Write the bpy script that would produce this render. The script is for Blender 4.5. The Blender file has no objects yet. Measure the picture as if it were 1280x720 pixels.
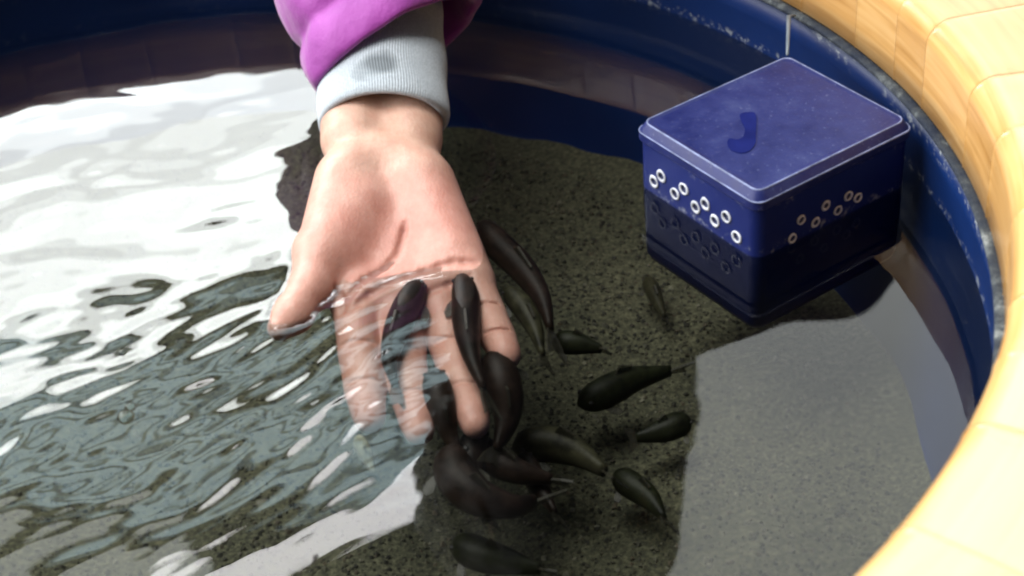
import bpy, bmesh, math, random
import numpy as np
from mathutils import Vector, Matrix
random.seed(7); RNG = np.random.default_rng(11)
R = math.radians
scene = bpy.context.scene
COL = scene.collection

# ------------------------------------------------------------------ camera
PITCH, ROLL, CAMH, FPX = 0.635994, -0.080958, 0.54116, 2238.06
d_ = np.array([0, math.cos(PITCH), -math.sin(PITCH)])
u0 = np.array([0, math.sin(PITCH), math.cos(PITCH)]); r0 = np.array([1., 0, 0])
r_ = r0 * math.cos(ROLL) + u0 * math.sin(ROLL)
u_ = -r0 * math.sin(ROLL) + u0 * math.cos(ROLL)
cam = bpy.data.objects.new('camera', bpy.data.cameras.new('camera')); COL.objects.link(cam)
cam.matrix_world = Matrix(((r_[0], u_[0], -d_[0], 0), (r_[1], u_[1], -d_[1], 0),
                           (r_[2], u_[2], -d_[2], CAMH), (0, 0, 0, 1)))
cam.data.sensor_width = 36; cam.data.lens = FPX / 1280 * 36
cam.data.clip_start = 0.02; cam.data.clip_end = 50
cam.data.dof.use_dof = True; cam.data.dof.focus_distance = 0.98; cam.data.dof.aperture_fstop = 9
scene.camera = cam

# ------------------------------------------------------------------ world, windows, lamp, added panels
w = bpy.data.worlds.new('World'); scene.world = w; w.use_nodes = True
bg = w.node_tree.nodes['Background']; bg.inputs[0].default_value = (0.80, 0.92, 1.0, 1); bg.inputs[1].default_value = 0.06

def window_light(name, center, normal, along, sx, sy, radiance, color=(1, 1, 1)):
    """a rectangular window pane, lamp or added panel: faces `normal`, long side along `along`"""
    L = bpy.data.lights.new(name, 'AREA'); L.shape = 'RECTANGLE'; L.size = sx; L.size_y = sy
    L.energy = radiance * math.pi * sx * sy; L.color = color
    o = bpy.data.objects.new(name, L); COL.objects.link(o)
    z = -Vector(normal).normalized(); x = Vector(along).normalized(); y = z.cross(x).normalized(); x = y.cross(z)
    m = Matrix((x, y, z)).transposed().to_4x4(); m.translation = Vector(center); o.matrix_world = m
    return o
AL = Vector((0.6, 0.39, 0)).normalized(); NW = Vector((AL.y, -AL.x, 0))
def wallpt(s, z):   # point on the window wall, s metres along it
    p = Vector((-1.11, 3.0, 0)) + AL * s; return (p.x, p.y, z)
for z0_, z1_, l_ in ((1.16, 1.26, 19), (1.26, 1.34, 15), (1.34, 1.45, 12.5), (1.45, 1.53, 15), (1.53, 1.63, 19), (1.63, 1.76, 22), (1.76, 1.84, 15)):   # rows of panes
    window_light('window_light', wallpt(-0.35, (z0_+z1_)/2), NW, AL, 2.8, z1_-z0_, l_, (0.96, 1.0, 0.99))
window_light('window_light_side', (-2.3, 0.55, 1.55), (1, 0, -0.25), (0, 1, 0), 2.6, 1.5, 8.5, (1.0, 0.98, 0.96))
window_light('gap_fill_light', (-1.32, 3.14, 2.10), (0, -1, -0.3), (1, 0, 0), 2.76, 0.42, 1.7, (0.72, 0.95, 1.0))  # added panel, fills the gaps between the strips to soften the ripples
for z_, h_, l_ in ((1.935, 0.06, 3.6), (2.07, 0.09, 4.6), (2.225, 0.09, 4.6)):   # added glowing strips, shaped to streak the ripples
    window_light('strip_light', (-1.32, 3.1, z_), (0, -1, -0.3), (1, 0, 0), 2.76, h_, l_, (0.70, 0.94, 1.0))
window_light('high_fill_light', (-1.80, 3.1, 2.60), (0, -1, -0.3), (1, 0, 0), 2.0, 0.34, 5.5, (0.94, 1.0, 0.95))  # added panel, gives the water a pale reflection at the lower left
window_light('far_panel_light', (1.30, 3.1, 2.42), (0, -1, -0.3), (1, 0, 0), 2.2, 1.25, 4.1, (0.96, 1.0, 0.98))  # unseen panel put in for the grey reflection at the right
window_light('ceiling_lamp_light', (-0.64, 2.83, 2.3), (0, 0, -1), (0.82, 0.57, 0), 1.6, 0.14, 17, (1, 0.98, 1.0))
window_light('overhead_fill_light', (-0.70, 0.80, 2.4), (0.25, -0.03, -1), (0.82, 0.57, 0), 2.0, 1.0, 11.6, (1, 0.965, 0.92))  # added overhead light, brightens wood top and hand; no lamp known there

vs = scene.view_settings; vs.view_transform = 'Standard'; vs.look = 'None'; vs.exposure = 0.0; vs.gamma = 1.0
vs.use_curve_mapping = False
scene.render.engine = 'CYCLES'
cy = scene.cycles
cy.use_denoising = True; cy.filter_width = 2.3
cy.caustics_reflective = False; cy.caustics_refractive = False
cy.max_bounces = 6; cy.transparent_max_bounces = 10; cy.sample_clamp_indirect = 4

# ------------------------------------------------------------------ helpers
CX, CY = -0.17932, 0.72701          # tub centre
RT = 0.41                           # tub radius at the water line
H1, H2 = 0.0408, 0.0905             # plastic lip, top of the wood
CAM = np.array([0, 0, CAMH])
def ray(px, py):
    v = d_ + r_ * (px - 640) / FPX + u_ * (360 - py) / FPX
    return v / np.linalg.norm(v)
def at(px, py, z):
    v = ray(px, py); return CAM + v * ((z - CAMH) / v[2])

def mesh_obj(name, verts, faces, mat, parent=None, smooth=True):
    me = bpy.data.meshes.new(name); me.from_pydata([tuple(map(float, v)) for v in verts], [], [tuple(map(int, f)) for f in faces])
    me.update()
    if smooth: me.shade_smooth()
    o = bpy.data.objects.new(name, me); COL.objects.link(o)
    if mat: me.materials.append(mat)
    if parent: o.parent = parent
    return o
def mesh_np(name, V, Q, mat, parent=None):
    me = bpy.data.meshes.new(name); V = np.asarray(V, np.float32); Q = np.asarray(Q, np.int32); n = Q.shape[1]
    me.vertices.add(len(V)); me.vertices.foreach_set('co', V.ravel())
    me.loops.add(Q.size); me.loops.foreach_set('vertex_index', Q.ravel())
    me.polygons.add(len(Q)); me.polygons.foreach_set('loop_start', np.arange(0, Q.size, n, dtype=np.int32))
    me.update(calc_edges=True); me.validate(); me.shade_smooth()
    o = bpy.data.objects.new(name, me); COL.objects.link(o)
    if mat: me.materials.append(mat)
    if parent: o.parent = parent
    return o
def tag(o, label=None, cat=None, group=None, kind=None):
    for k, v in (('label', label), ('category', cat), ('group', group), ('kind', kind)):
        if v: o[k] = v
    return o
def empty(name, loc=(0, 0, 0)):
    o = bpy.data.objects.new(name, None); COL.objects.link(o); o.location = loc; return o
def keep_parent(o, p):
    o.parent = p; o.matrix_parent_inverse = p.matrix_basis.inverted(); return o

class NT:
    def __init__(s, name):
        s.m = bpy.data.materials.new(name); s.m.use_nodes = True; s.t = s.m.node_tree
        s.b = s.t.nodes['Principled BSDF']; s.out = s.t.nodes['Material Output']
    def n(s, typ, **kw):
        x = s.t.nodes.new(typ)
        for k, v in kw.items():
            if k.startswith('i_'):
                key = k[2:]; key = int(key) if key.isdigit() else key.replace('_', ' ')
                x.inputs[key].default_value = v
            else: setattr(x, k, v)
        return x
    def l(s, a, b): s.t.links.new(a, b)
    def set(s, **kw):
        for k, v in kw.items(): s.b.inputs[k.replace('_', ' ')].default_value = v
    def noise(s, scale, detail=4, rough=.55, coord='Object', vscale=None):
        c = s.n('ShaderNodeTexCoord'); v = c.outputs[coord]
        if vscale:
            mp = s.n('ShaderNodeMapping'); mp.inputs['Scale'].default_value = vscale; s.l(v, mp.inputs[0]); v = mp.outputs[0]
        x = s.n('ShaderNodeTexNoise'); x.inputs['Scale'].default_value = scale; x.inputs['Detail'].default_value = detail
        x.inputs['Roughness'].default_value = rough; s.l(v, x.inputs['Vector']); return x.outputs['Fac']
    def ramp(s, fac, stops):
        x = s.n('ShaderNodeValToRGB'); e = x.color_ramp.elements
        while len(e) < len(stops): e.new(0.5)
        for el, (p, c) in zip(e, stops):
            el.position = p; el.color = (*c, 1) if len(c) == 3 else c
        s.l(fac, x.inputs[0]); return x.outputs[0]
    def mix(s, fac, a, b, mode='MIX'):
        x = s.n('ShaderNodeMix', data_type='RGBA', blend_type=mode)
        for sock, v in ((x.inputs[0], fac), (x.inputs[6], a), (x.inputs[7], b)):
            if isinstance(v, bpy.types.NodeSocket): s.l(v, sock)
            elif isinstance(v, (int, float)): sock.default_value = v
            else: sock.default_value = (*v, 1)
        return x.outputs[2]
    def math(s, op, a, b=0.0, c=None):
        x = s.n('ShaderNodeMath', operation=op)
        for i, v in enumerate((a, b) if c is None else (a, b, c)):
            if isinstance(v, bpy.types.NodeSocket): s.l(v, x.inputs[i])
            else: x.inputs[i].default_value = v
        return x.outputs[0]
    def color(s, sock): s.l(sock, s.b.inputs['Base Color'])
    def bump(s, h, strength=.3, dist=.001):
        x = s.n('ShaderNodeBump'); x.inputs['Strength'].default_value = strength; x.inputs['Distance'].default_value = dist
        s.l(h, x.inputs['Height']); s.l(x.outputs[0], s.b.inputs['Normal'])

# ------------------------------------------------------------------ materials
def m_wood():
    k = NT('varnished_pine')
    uv = k.n('ShaderNodeTexCoord').outputs['UV']
    oi = k.n('ShaderNodeObjectInfo')
    comb = k.n('ShaderNodeCombineXYZ'); k.l(k.math('MULTIPLY', oi.outputs['Random'], 37.0), comb.inputs[1]); k.l(oi.outputs['Random'], comb.inputs[2])
    add = k.n('ShaderNodeVectorMath', operation='ADD'); k.l(uv, add.inputs[0]); k.l(comb.outputs[0], add.inputs[1])
    mp = k.n('ShaderNodeMapping'); mp.inputs['Scale'].default_value = (9, 190, 1); k.l(add.outputs[0], mp.inputs[0])
    nz = k.n('ShaderNodeTexNoise'); nz.inputs['Scale'].default_value = 1.0; nz.inputs['Detail'].default_value = 5; nz.inputs['Distortion'].default_value = .6
    k.l(mp.outputs[0], nz.inputs['Vector'])
    grain = k.ramp(nz.outputs['Fac'], [(.30, (.60, .345, .115)), (.5, (.76, .48, .195)), (.72, (.83, .575, .27))])
    mp2 = k.n('ShaderNodeMapping'); mp2.inputs['Scale'].default_value = (14, 14, 1); k.l(add.outputs[0], mp2.inputs[0])
    n2 = k.n('ShaderNodeTexNoise'); n2.inputs['Scale'].default_value = 1.0; n2.inputs['Detail'].default_value = 3; k.l(mp2.outputs[0], n2.inputs['Vector'])
    tone = k.ramp(oi.outputs['Random'], [(0, (.88, .80, .70)), (.35, (1.0, .95, .87)), (.65, (.94, .85, .73)), (1, (1.03, 1.0, .95))])
    c = k.mix(1.0, grain, tone, 'MULTIPLY')
    c = k.mix(.35, c, k.ramp(n2.outputs['Fac'], [(.35, (.70, .62, .52)), (.7, (1.1, 1.06, 1.0))]), 'MULTIPLY')
    # flat top painted paler, for the glare of strong light on it
    sz_ = k.n('ShaderNodeSeparateXYZ'); k.l(k.n('ShaderNodeTexCoord').outputs['Object'], sz_.inputs[0])
    mr = k.n('ShaderNodeMapRange', interpolation_type='SMOOTHSTEP'); mr.inputs[1].default_value = .0885; mr.inputs[2].default_value = .0925
    k.l(k.math('ADD', sz_.outputs[2], k.math('MULTIPLY', k.math('SUBTRACT', n2.outputs['Fac'], .5), .004)), mr.inputs[0])
    c = k.mix(k.math('MULTIPLY', mr.outputs[0], .50), c, k.mix(.22, (.95, .84, .58), grain, 'MULTIPLY'))
    k.color(c); k.bump(nz.outputs['Fac'], .25, .0006)
    rg = k.ramp(n2.outputs['Fac'], [(.3, (.24,) * 3), (.7, (.40,) * 3)]); k.l(rg, k.b.inputs['Roughness'])
    k.set(Coat_Weight=.35, Coat_Roughness=.16)
    return k.m
def zmask(k, z0, w0):
    """1 near object height z0 (a deposit line left by the water)"""
    sx = k.n('ShaderNodeSeparateXYZ'); k.l(k.n('ShaderNodeTexCoord').outputs['Object'], sx.inputs[0])
    dd = k.math('ABSOLUTE', k.math('SUBTRACT', sx.outputs[2], z0))
    x = k.n('ShaderNodeMapRange', interpolation_type='SMOOTHSTEP'); x.inputs[1].default_value = 0; x.inputs[2].default_value = w0
    x.inputs[3].default_value = 1; x.inputs[4].default_value = 0; k.l(dd, x.inputs[0]); return x.outputs[0]
def m_blue(name, base, scum=True, sub_shade=False):
    k = NT(name)
    n = k.noise(9, 4); c = k.ramp(n, [(.3, tuple(v * .8 for v in base)), (.7, tuple(v * 1.2 for v in base))])
    if scum:
        fl = k.ramp(k.noise(210, 3, .7), [(.54, (0, 0, 0)), (.66, (1, 1, 1))])
        patch = k.ramp(k.noise(22, 3), [(.45, (0, 0, 0)), (.62, (1, 1, 1))])
        m1 = k.math('MULTIPLY', k.math('MULTIPLY', zmask(k, .0025, .0045), fl), .55)
        m2 = k.math('MULTIPLY', k.math('MULTIPLY', zmask(k, .034, .012), fl), patch)
        c = k.mix(k.math('MAXIMUM', m1, m2), c, (.42, .46, .47))
        c = k.mix(k.math('MULTIPLY', zmask(k, .036, .007), .3), c, (.13, .15, .17))
    if sub_shade:      # underwater dimness painted into the colour below the water line
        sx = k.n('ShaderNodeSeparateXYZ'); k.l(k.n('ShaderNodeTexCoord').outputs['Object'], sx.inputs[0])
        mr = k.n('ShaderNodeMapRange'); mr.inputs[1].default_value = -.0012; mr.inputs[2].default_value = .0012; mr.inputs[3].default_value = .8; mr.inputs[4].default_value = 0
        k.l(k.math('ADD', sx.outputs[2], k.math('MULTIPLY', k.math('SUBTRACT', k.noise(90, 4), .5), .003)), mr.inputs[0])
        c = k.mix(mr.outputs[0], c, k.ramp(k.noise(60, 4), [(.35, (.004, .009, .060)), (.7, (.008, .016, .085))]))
    k.color(c); k.bump(k.noise(160, 3), .12, .0006); k.set(Roughness=.38, Specular_IOR_Level=.3)
    return k.m
def m_lip():
    k = NT('weathered_lip')
    a = k.noise(34, 6, .75); fl = k.ramp(a, [(.36, (.010, .018, .040)), (.52, (.045, .055, .068)), (.60, (.12, .14, .15)), (.68, (.36, .39, .39))])
    k.color(fl); k.bump(k.noise(200, 5, .8), 1.0, .0022); k.set(Roughness=.75, Specular_IOR_Level=.25); return k.m
def m_lid():
    k = NT('dusty_blue_plastic')
    n1 = k.noise(38, 6, .65); n2 = k.noise(420, 3, .7)
    dust = k.ramp(n1, [(.30, (.007, .012, .085)), (.55, (.015, .023, .125)), (.75, (.036, .050, .165))])
    sp = k.ramp(n2, [(.62, (0, 0, 0)), (.72, (1, 1, 1))])
    c = k.mix(k.math('MULTIPLY', sp, .35), dust, (.22, .26, .42))
    k.color(c); k.l(k.ramp(n1, [(.3, (.30,) * 3), (.7, (.52,) * 3)]), k.b.inputs['Roughness'])
    k.bump(n2, .35, .0004); k.set(Specular_IOR_Level=.3); return k.m
def m_simple(name, col, rough=.5, var=.2, scale=60, bump=0, bscale=200, **kw):
    k = NT(name); n = k.noise(scale, 4)
    k.color(k.ramp(n, [(.3, tuple(v * (1 - var) for v in col)), (.7, tuple(v * (1 + var) for v in col))])); k.set(Roughness=rough, **kw)
    if bump: k.bump(k.noise(bscale, 3), bump, .0006)
    return k.m
def m_skin():
    k = NT('skin')
    at_ = k.n('ShaderNodeVertexColor', layer_name='tone')
    n = k.noise(75, 6, .65); mott = k.ramp(n, [(.34, (.88, .74, .71)), (.66, (1.07, 1.07, 1.07))])
    k.color(k.mix(.8, at_.outputs[0], mott, 'MULTIPLY'))
    v = k.n('ShaderNodeTexVoronoi'); v.inputs['Scale'].default_value = 620; k.l(k.n('ShaderNodeTexCoord').outputs['Object'], v.inputs['Vector'])
    n3 = k.noise(150, 5, .65, vscale=(1.6, .5, 1)); hh = k.math('ADD', k.math('MULTIPLY', v.outputs['Distance'], .35), n3)
    k.bump(hh, .28, .0011)
    k.set(Roughness=.44, Subsurface_Weight=.22, Subsurface_Scale=.004, Specular_IOR_Level=.45)
    k.b.inputs['Subsurface Radius'].default_value = (1.0, .35, .2)
    return k.m
def m_knit():
    k = NT('grey_rib_knit')
    st = k.noise(30, 2); c = k.ramp(k.noise(700, 2), [(.35, (.37, .425, .475)), (.65, (.47, .53, .585))])
    # darker patch on the cuff
    tc = k.n('ShaderNodeTexCoord').outputs['Object']
    dn = k.n('ShaderNodeVectorMath', operation='DISTANCE'); k.l(tc, dn.inputs[0]); dn.inputs[1].default_value = tuple(at(472, 92, .0465))
    darkened = k.math('SUBTRACT', k.math('ADD', dn.outputs['Value'], k.math('MULTIPLY', k.math('SUBTRACT', st, .5), .03)), .014)
    mr = k.n('ShaderNodeMapRange'); mr.inputs[1].default_value = -.002; mr.inputs[2].default_value = .003; mr.inputs[3].default_value = 1; mr.inputs[4].default_value = 0
    k.l(darkened, mr.inputs[0])
    k.color(k.mix(mr.outputs[0], c, (.17, .20, .225))); k.set(Roughness=.92, Sheen_Weight=.3)
    k.bump(k.noise(900, 2), .4, .0006); return k.m
def m_fabric():
    k = NT('purple_shell_fabric')
    k.color(k.ramp(k.noise(40, 4), [(.3, (.27, .028, .29)), (.7, (.34, .042, .36))])); k.set(Roughness=.62, Sheen_Weight=.4)
    a = k.noise(48, 4, .55, vscale=(1, .55, 1)); b = k.noise(900, 2)
    k.bump(k.math('ADD', a, k.math('MULTIPLY', b, .05)), .55, .004); return k.m
def m_sand():
    k = NT('olive_sand')
    n1 = k.noise(14, 5, .6); n2 = k.noise(330, 4, .75)
    c = k.ramp(n2, [(.32, (.014, .014, .009)), (.5, (.055, .055, .034)), (.68, (.13, .128, .085))])
    c = k.mix(.55, c, k.ramp(n1, [(.35, (.60, .62, .45)), (.65, (1.2, 1.15, .95))]), 'MULTIPLY')
    k.color(c); k.set(Roughness=.9); k.bump(n2, .8, .002); return k.m
def m_grain():
    k = NT('gravel_grains')
    a = k.n('ShaderNodeVertexColor', layer_name='tone'); k.color(a.outputs[0]); k.set(Roughness=.75); return k.m
def m_water():
    k = NT('water'); t = k.t; t.nodes.remove(k.b)
    fr = k.n('ShaderNodeFresnel'); fr.inputs[0].default_value = 1.333
    tr = k.n('ShaderNodeBsdfTransparent'); tr.inputs[0].default_value = (.955, .985, .965, 1)
    gl = k.n('ShaderNodeBsdfGlossy'); gl.inputs['Roughness'].default_value = .012; gl.inputs['Color'].default_value = (1, 1, 1, 1)
    mx = k.n('ShaderNodeMixShader'); k.l(fr.outputs[0], mx.inputs[0]); k.l(tr.outputs[0], mx.inputs[1]); k.l(gl.outputs[0], mx.inputs[2])
    k.l(mx.outputs[0], k.out.inputs[0]); return k.m
def m_fish(name, back, belly):
    k = NT(name)
    n = k.noise(240, 4, .65); sx = k.n('ShaderNodeSeparateXYZ'); k.l(k.n('ShaderNodeNewGeometry').outputs['Normal'], sx.inputs[0])
    up = k.n('ShaderNodeMapRange'); up.inputs[1].default_value = -.35; up.inputs[2].default_value = .7; k.l(sx.outputs[2], up.inputs[0])
    k.b.inputs['Specular IOR Level'].default_value = .15
    nb = k.noise(75, 3); top = k.ramp(k.math('ADD', k.math('MULTIPLY', n, .5), k.math('MULTIPLY', nb, .5)), [(.40, tuple(v * .45 for v in back)), (.60, tuple(v * 1.9 for v in back))])
    k.color(k.mix(up.outputs[0], belly, top)); k.set(Roughness=.5); k.bump(k.noise(600, 2), .25, .0005); return k.m
def m_fin(name, col):
    k = NT(name); k.color(k.ramp(k.noise(300, 3), [(.35, tuple(v*.6 for v in col)), (.65, tuple(v*1.4 for v in col))])); k.set(Roughness=.5, Alpha=.55); return k.m

WOOD, BLUE, LIP, LID = m_wood(), m_blue('blue_tub_plastic', (.0045, .021, .105)), m_lip(), m_lid()
BOXBLUE = m_blue('blue_box_plastic', (.010, .020, .135), sub_shade=True); RINGW = m_simple('white_plastic_burr', (.62, .66, .74), .6)
WORN = m_simple('worn_blue_edge', (.20, .245, .43), .45, .5, 120)
HOLE = m_simple('dark_hole', (.008, .014, .07), .5)
WETBLUE = m_simple('wet_blue_plastic', (.012, .018, .12), .12)
SKIN, KNIT, FABRIC, SAND, GRAIN, WATER = m_skin(), m_knit(), m_fabric(), m_sand(), m_grain(), m_water()
CLEAR = m_simple('pale_tie_plastic', (.15, .19, .23), .3); DARKCLOTH = m_simple('dark_cloth', (.02, .02, .025), .9)
HAIR = m_simple('dark_hair', (.012, .010, .009), .5, .4, 300); FLOORM = m_simple('grey_concrete', (.22, .215, .20), .85, .2, 8)
FISH_BLACK = m_fish('black_brown_fish', (.0085, .0050, .0036), (.026, .016, .011))
FISH_OLIVE = m_fish('olive_fish', (.0065, .0075, .003), (.022, .023, .012)); PALE_STREAK = m_fish('pale_streak', (.16, .16, .11), (.3, .3, .25))
FISH_MID = m_fish('brown_olive_fish', (.020, .019, .010), (.05, .047, .03))
FIN = m_fin('fish_fin', (.03, .027, .018))
EYE = m_simple('fish_eye', (.006, .005, .005), .6); BUBBLE = m_water(); DEBRIS = m_simple('debris', (.03, .028, .025), .8)

# ------------------------------------------------------------------ SDF tools (for bodies)
def surface_nets(F, org, h):
    ins = F < 0
    c = [ins[a:F.shape[0]-1+a, b:F.shape[1]-1+b, e:F.shape[2]-1+e] for a in (0, 1) for b in (0, 1) for e in (0, 1)]
    s = sum(x.astype(np.int8) for x in c); cells = np.argwhere((s > 0) & (s < 8))
    I = -np.ones(np.array(F.shape) - 1, np.int64); I[tuple(cells.T)] = np.arange(len(cells))
    acc = np.zeros((len(cells), 3)); cnt = np.zeros(len(cells))
    for ax in range(3):
        o1, o2 = [k for k in range(3) if k != ax]
        for a in (0, 1):
            for b in (0, 1):
                p = cells.copy(); p[:, o1] += a; p[:, o2] += b; q = p.copy(); q[:, ax] += 1
                fp = F[tuple(p.T)]; fq = F[tuple(q.T)]; m = (fp < 0) != (fq < 0)
                t = np.where(m, fp / np.where(m, fp - fq, 1), 0); pos = p.astype(float); pos[:, ax] += t
                acc += pos * m[:, None]; cnt += m
    V = acc / cnt[:, None] * h + org
    quads = []
    for ax in range(3):
        o1, o2 = (ax + 1) % 3, (ax + 2) % 3
        sl1 = [slice(None)] * 3; sl2 = [slice(None)] * 3; sl1[ax] = slice(0, -1); sl2[ax] = slice(1, None)
        A = ins[tuple(sl1)]; B = ins[tuple(sl2)]; e = np.argwhere(A != B)
        e = e[(e[:, o1] > 0) & (e[:, o2] > 0) & (e[:, o1] < F.shape[o1]-1) & (e[:, o2] < F.shape[o2]-1)]
        fl = A[tuple(e.T)]
        def idx(a, b):
            p = e.copy(); p[:, o1] -= a; p[:, o2] -= b; return I[tuple(p.T)]
        q = np.stack([idx(1, 1), idx(0, 1), idx(0, 0), idx(1, 0)], 1)
        q[~fl] = q[~fl][:, ::-1]; quads.append(q)
    return V, np.concatenate(quads)
class Field:
    def __init__(s, lo, hi, h):
        s.lo = np.array(lo, float); s.h = h; s.n = np.ceil((np.array(hi) - s.lo) / h).astype(int) + 1
        s.F = np.full(s.n, 0.05, np.float32)
        s.ax = [(s.lo[k] + np.arange(s.n[k]) * h).astype(np.float32) for k in range(3)]
    def region(s, lo, hi):
        sl = tuple(slice(max(0, int((lo[k] - s.lo[k]) / s.h)), min(s.n[k], int((hi[k] - s.lo[k]) / s.h) + 2)) for k in range(3))
        G = np.meshgrid(*[s.ax[k][sl[k]] for k in range(3)], indexing='ij', sparse=True)
        return sl, G
    def cone(s, a, b, ra, rb, k=.006, scale=(1, 1, 1), sub=False):
        a = np.array(a, float); b = np.array(b, float); sc = np.array(scale, float); m = max(ra, rb) / sc.min() + k + .004
        sl, G = s.region(np.minimum(a, b) - m, np.maximum(a, b) + m)
        if any(x.stop <= x.start for x in sl): return
        ab = (b - a) * sc; L2 = max((ab ** 2).sum(), 1e-12)
        D = [(G[i] - a[i]) * sc[i] for i in range(3)]
        t = np.clip((D[0] * ab[0] + D[1] * ab[1] + D[2] * ab[2]) / L2, 0, 1)
        dist = np.sqrt(sum((D[i] - t * ab[i]) ** 2 for i in range(3))) - (ra + t * (rb - ra))
        dist = (dist / sc.max()).astype(np.float32); f = s.F[sl]
        if sub:
            dist = -dist; hh = np.maximum(k - np.abs(f - dist), 0) / k; s.F[sl] = np.maximum(f, dist) + hh * hh * k * .25
        else:
            hh = np.maximum(k - np.abs(f - dist), 0) / k; s.F[sl] = np.minimum(f, dist) - hh * hh * k * .25
    def merge(s, o, k):
        hh = np.maximum(k - np.abs(s.F - o.F), 0) / k; s.F = np.minimum(s.F, o.F) - hh * hh * k * .25

# ------------------------------------------------------------------ setting: floor, tub, sand, water
def disc(r, z, n=64, c=(CX, CY)):
    return [(c[0] + r * math.cos(2*math.pi*i/n), c[1] + r * math.sin(2*math.pi*i/n), z) for i in range(n)]
fl = mesh_obj('floor', [(-4, -3, -.75), (4, -3, -.75), (4, 4, -.75), (-4, 4, -.75)], [(0, 1, 2, 3)], FLOORM, smooth=False); tag(fl, kind='structure')

def lathe(name, prof, mat, parent=None, n=192, closed=True):
    V = []; Q = []; m = len(prof)
    for i in range(n):
        a = 2 * math.pi * i / n
        V += [(CX + r * math.cos(a), CY + r * math.sin(a), z) for r, z in prof]
    for i in range(n):
        j = (i + 1) % n
        for k in range(m if closed else m - 1):
            l = (k + 1) % m; Q.append((i*m+k, j*m+k, j*m+l, i*m+l))
    return mesh_obj(name, V, Q, mat, parent)
tub = tag(empty('fish_tub', (CX, CY, -.134)), 'round blue plastic fish tub holding the water', 'tub')
o = lathe('tub_wall', [(.4085, .036), (.4095, .02), (RT, 0), (.404, -.06), (.396, -.115), (.390, -.1285), (.2, -.1300), (.01, -.1305), (.01, -.134), (.2, -.134), (.394, -.133), (.402, -.118), (.412, 0), (.4138, .034)], BLUE); keep_parent(o, tub)
prof = [(.4112 + .0050 * math.cos(a), .0372 + .0026 * math.sin(a) - .0012 * math.cos(a)) for a in np.linspace(0, 2*math.pi, 14, endpoint=False)]
o = lathe('tub_lip', prof, LIP); keep_parent(o, tub)

# wood surround: blocks side by side round the tub
barrel = tag(empty('wooden_barrel', (CX, CY, -.75)), 'varnished orange pine barrel of upright staves around the blue tub', 'barrel')
joints = [3.0, 11.2, 15.8, 21.5]; a = 21.5
while a < 363 - 5.0:
    a += random.choice([5.6, 6.4, 7.2, 8.0, 8.8]); joints.append(a)
joints[-1] = 363.0
fil = [(.4105 + .013 * (1 - math.cos(t)), .0792 + .013 * math.sin(t)) for t in np.linspace(0, math.pi/2, 9)]
ofil = [(.520 - .012 * (1 - math.cos(t)), .0802 + .012 * math.sin(t)) for t in np.linspace(math.pi/2, 0, 4)]
SP = [(.4175, -.30), (.4165, .0395), (.4105, .0415), (.4105, .056)] + fil + [(.455, .0924), (.485, .0924)] + ofil + [(.518, -.1), (.505, -.75), (.47, -.75)]
SPn = []
for i in range(len(SP)):
    p = np.array(SP[i-1]); q = np.array(SP[(i+1) % len(SP)]); t = q - p; t /= np.linalg.norm(t); SPn.append((t[1], -t[0]))
for ji in range(len(joints)):
    a0 = joints[ji]; a1 = joints[ji+1] if ji + 1 < len(joints) else None
    if a1 is None: break
    g = .015; zoff = random.uniform(-.0004, .0004); V = []; Q = []; UV = []
    secs = [(a0+g, .0004), (a0+g+.07, .0001), (a0+g+.3, 0)] + [(a0 + (a1-a0)*f, 0) for f in (.25, .5, .75)] + [(a1-g-.3, 0), (a1-g-.07, .0001), (a1-g, .0004)]
    m = len(SP); cum = [0]
    for i in range(1, m): cum.append(cum[-1] + math.dist(SP[i], SP[i-1]))
    for an, ins in secs:
        an_ = R(an)
        for i, (r, z) in enumerate(SP):
            rr = r + SPn[i][0] * ins * (-1); zz = z + SPn[i][1] * ins * (-1) + zoff
            # outward normals of this outline point away from the wood; insetting rounds the joint edge
            V.append((CX + rr*math.cos(an_), CY + rr*math.sin(an_), zz)); UV.append((an_ * .45, cum[i]))
    for s_ in range(len(secs) - 1):
        for i in range(m):
            l = (i + 1) % m; Q.append((s_*m+i, (s_+1)*m+i, (s_+1)*m+l, s_*m+l))
    Q.append(tuple(range(m))[::-1]); Q.append(tuple(range((len(secs)-1)*m, len(secs)*m)))
    o = mesh_obj('stave', V, Q, WOOD); uvl = o.data.uv_layers.new(name='UVMap')
    for lp in o.data.loops: uvl.data[lp.index].uv = UV[lp.vertex_index]
    o.data.polygons[len(Q)-1].use_smooth = False; o.data.polygons[len(Q)-2].use_smooth = False
    bm = bmesh.new(); bm.from_mesh(o.data); bmesh.ops.recalc_face_normals(bm, faces=bm.faces); bm.to_mesh(o.data); bm.free()
    keep_parent(o, barrel)

# sand bed
def bedz(x, y):
    return -.1200 + .0022*np.sin(x*31 + 2*np.sin(y*17)) + .0018*np.sin(y*43 + x*19 + 1.3) + .0012*np.sin(x*83 - y*61)
N = 150; V = [(CX, CY, float(bedz(CX, CY)))]; Q = []
rad = np.linspace(0, .3965, 46)[1:]; nA = 150
for r in rad:
    for i in range(nA):
        t = 2*math.pi*i/nA; x = CX + r*math.cos(t); y = CY + r*math.sin(t); V.append((x, y, float(bedz(x, y)) + .004*max(0, (r-.36)/.0365)**2))
T = [(0, 1+i, 1+(i+1) % nA) for i in range(nA)]
for k in range(len(rad)-1):
    for i in range(nA):
        j = (i+1) % nA; T.append((1+k*nA+i, 1+(k+1)*nA+i, 1+(k+1)*nA+j, 1+k*nA+j))
sand = mesh_obj('sand_bed', V, T, SAND); tag(sand, kind='structure')
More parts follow.
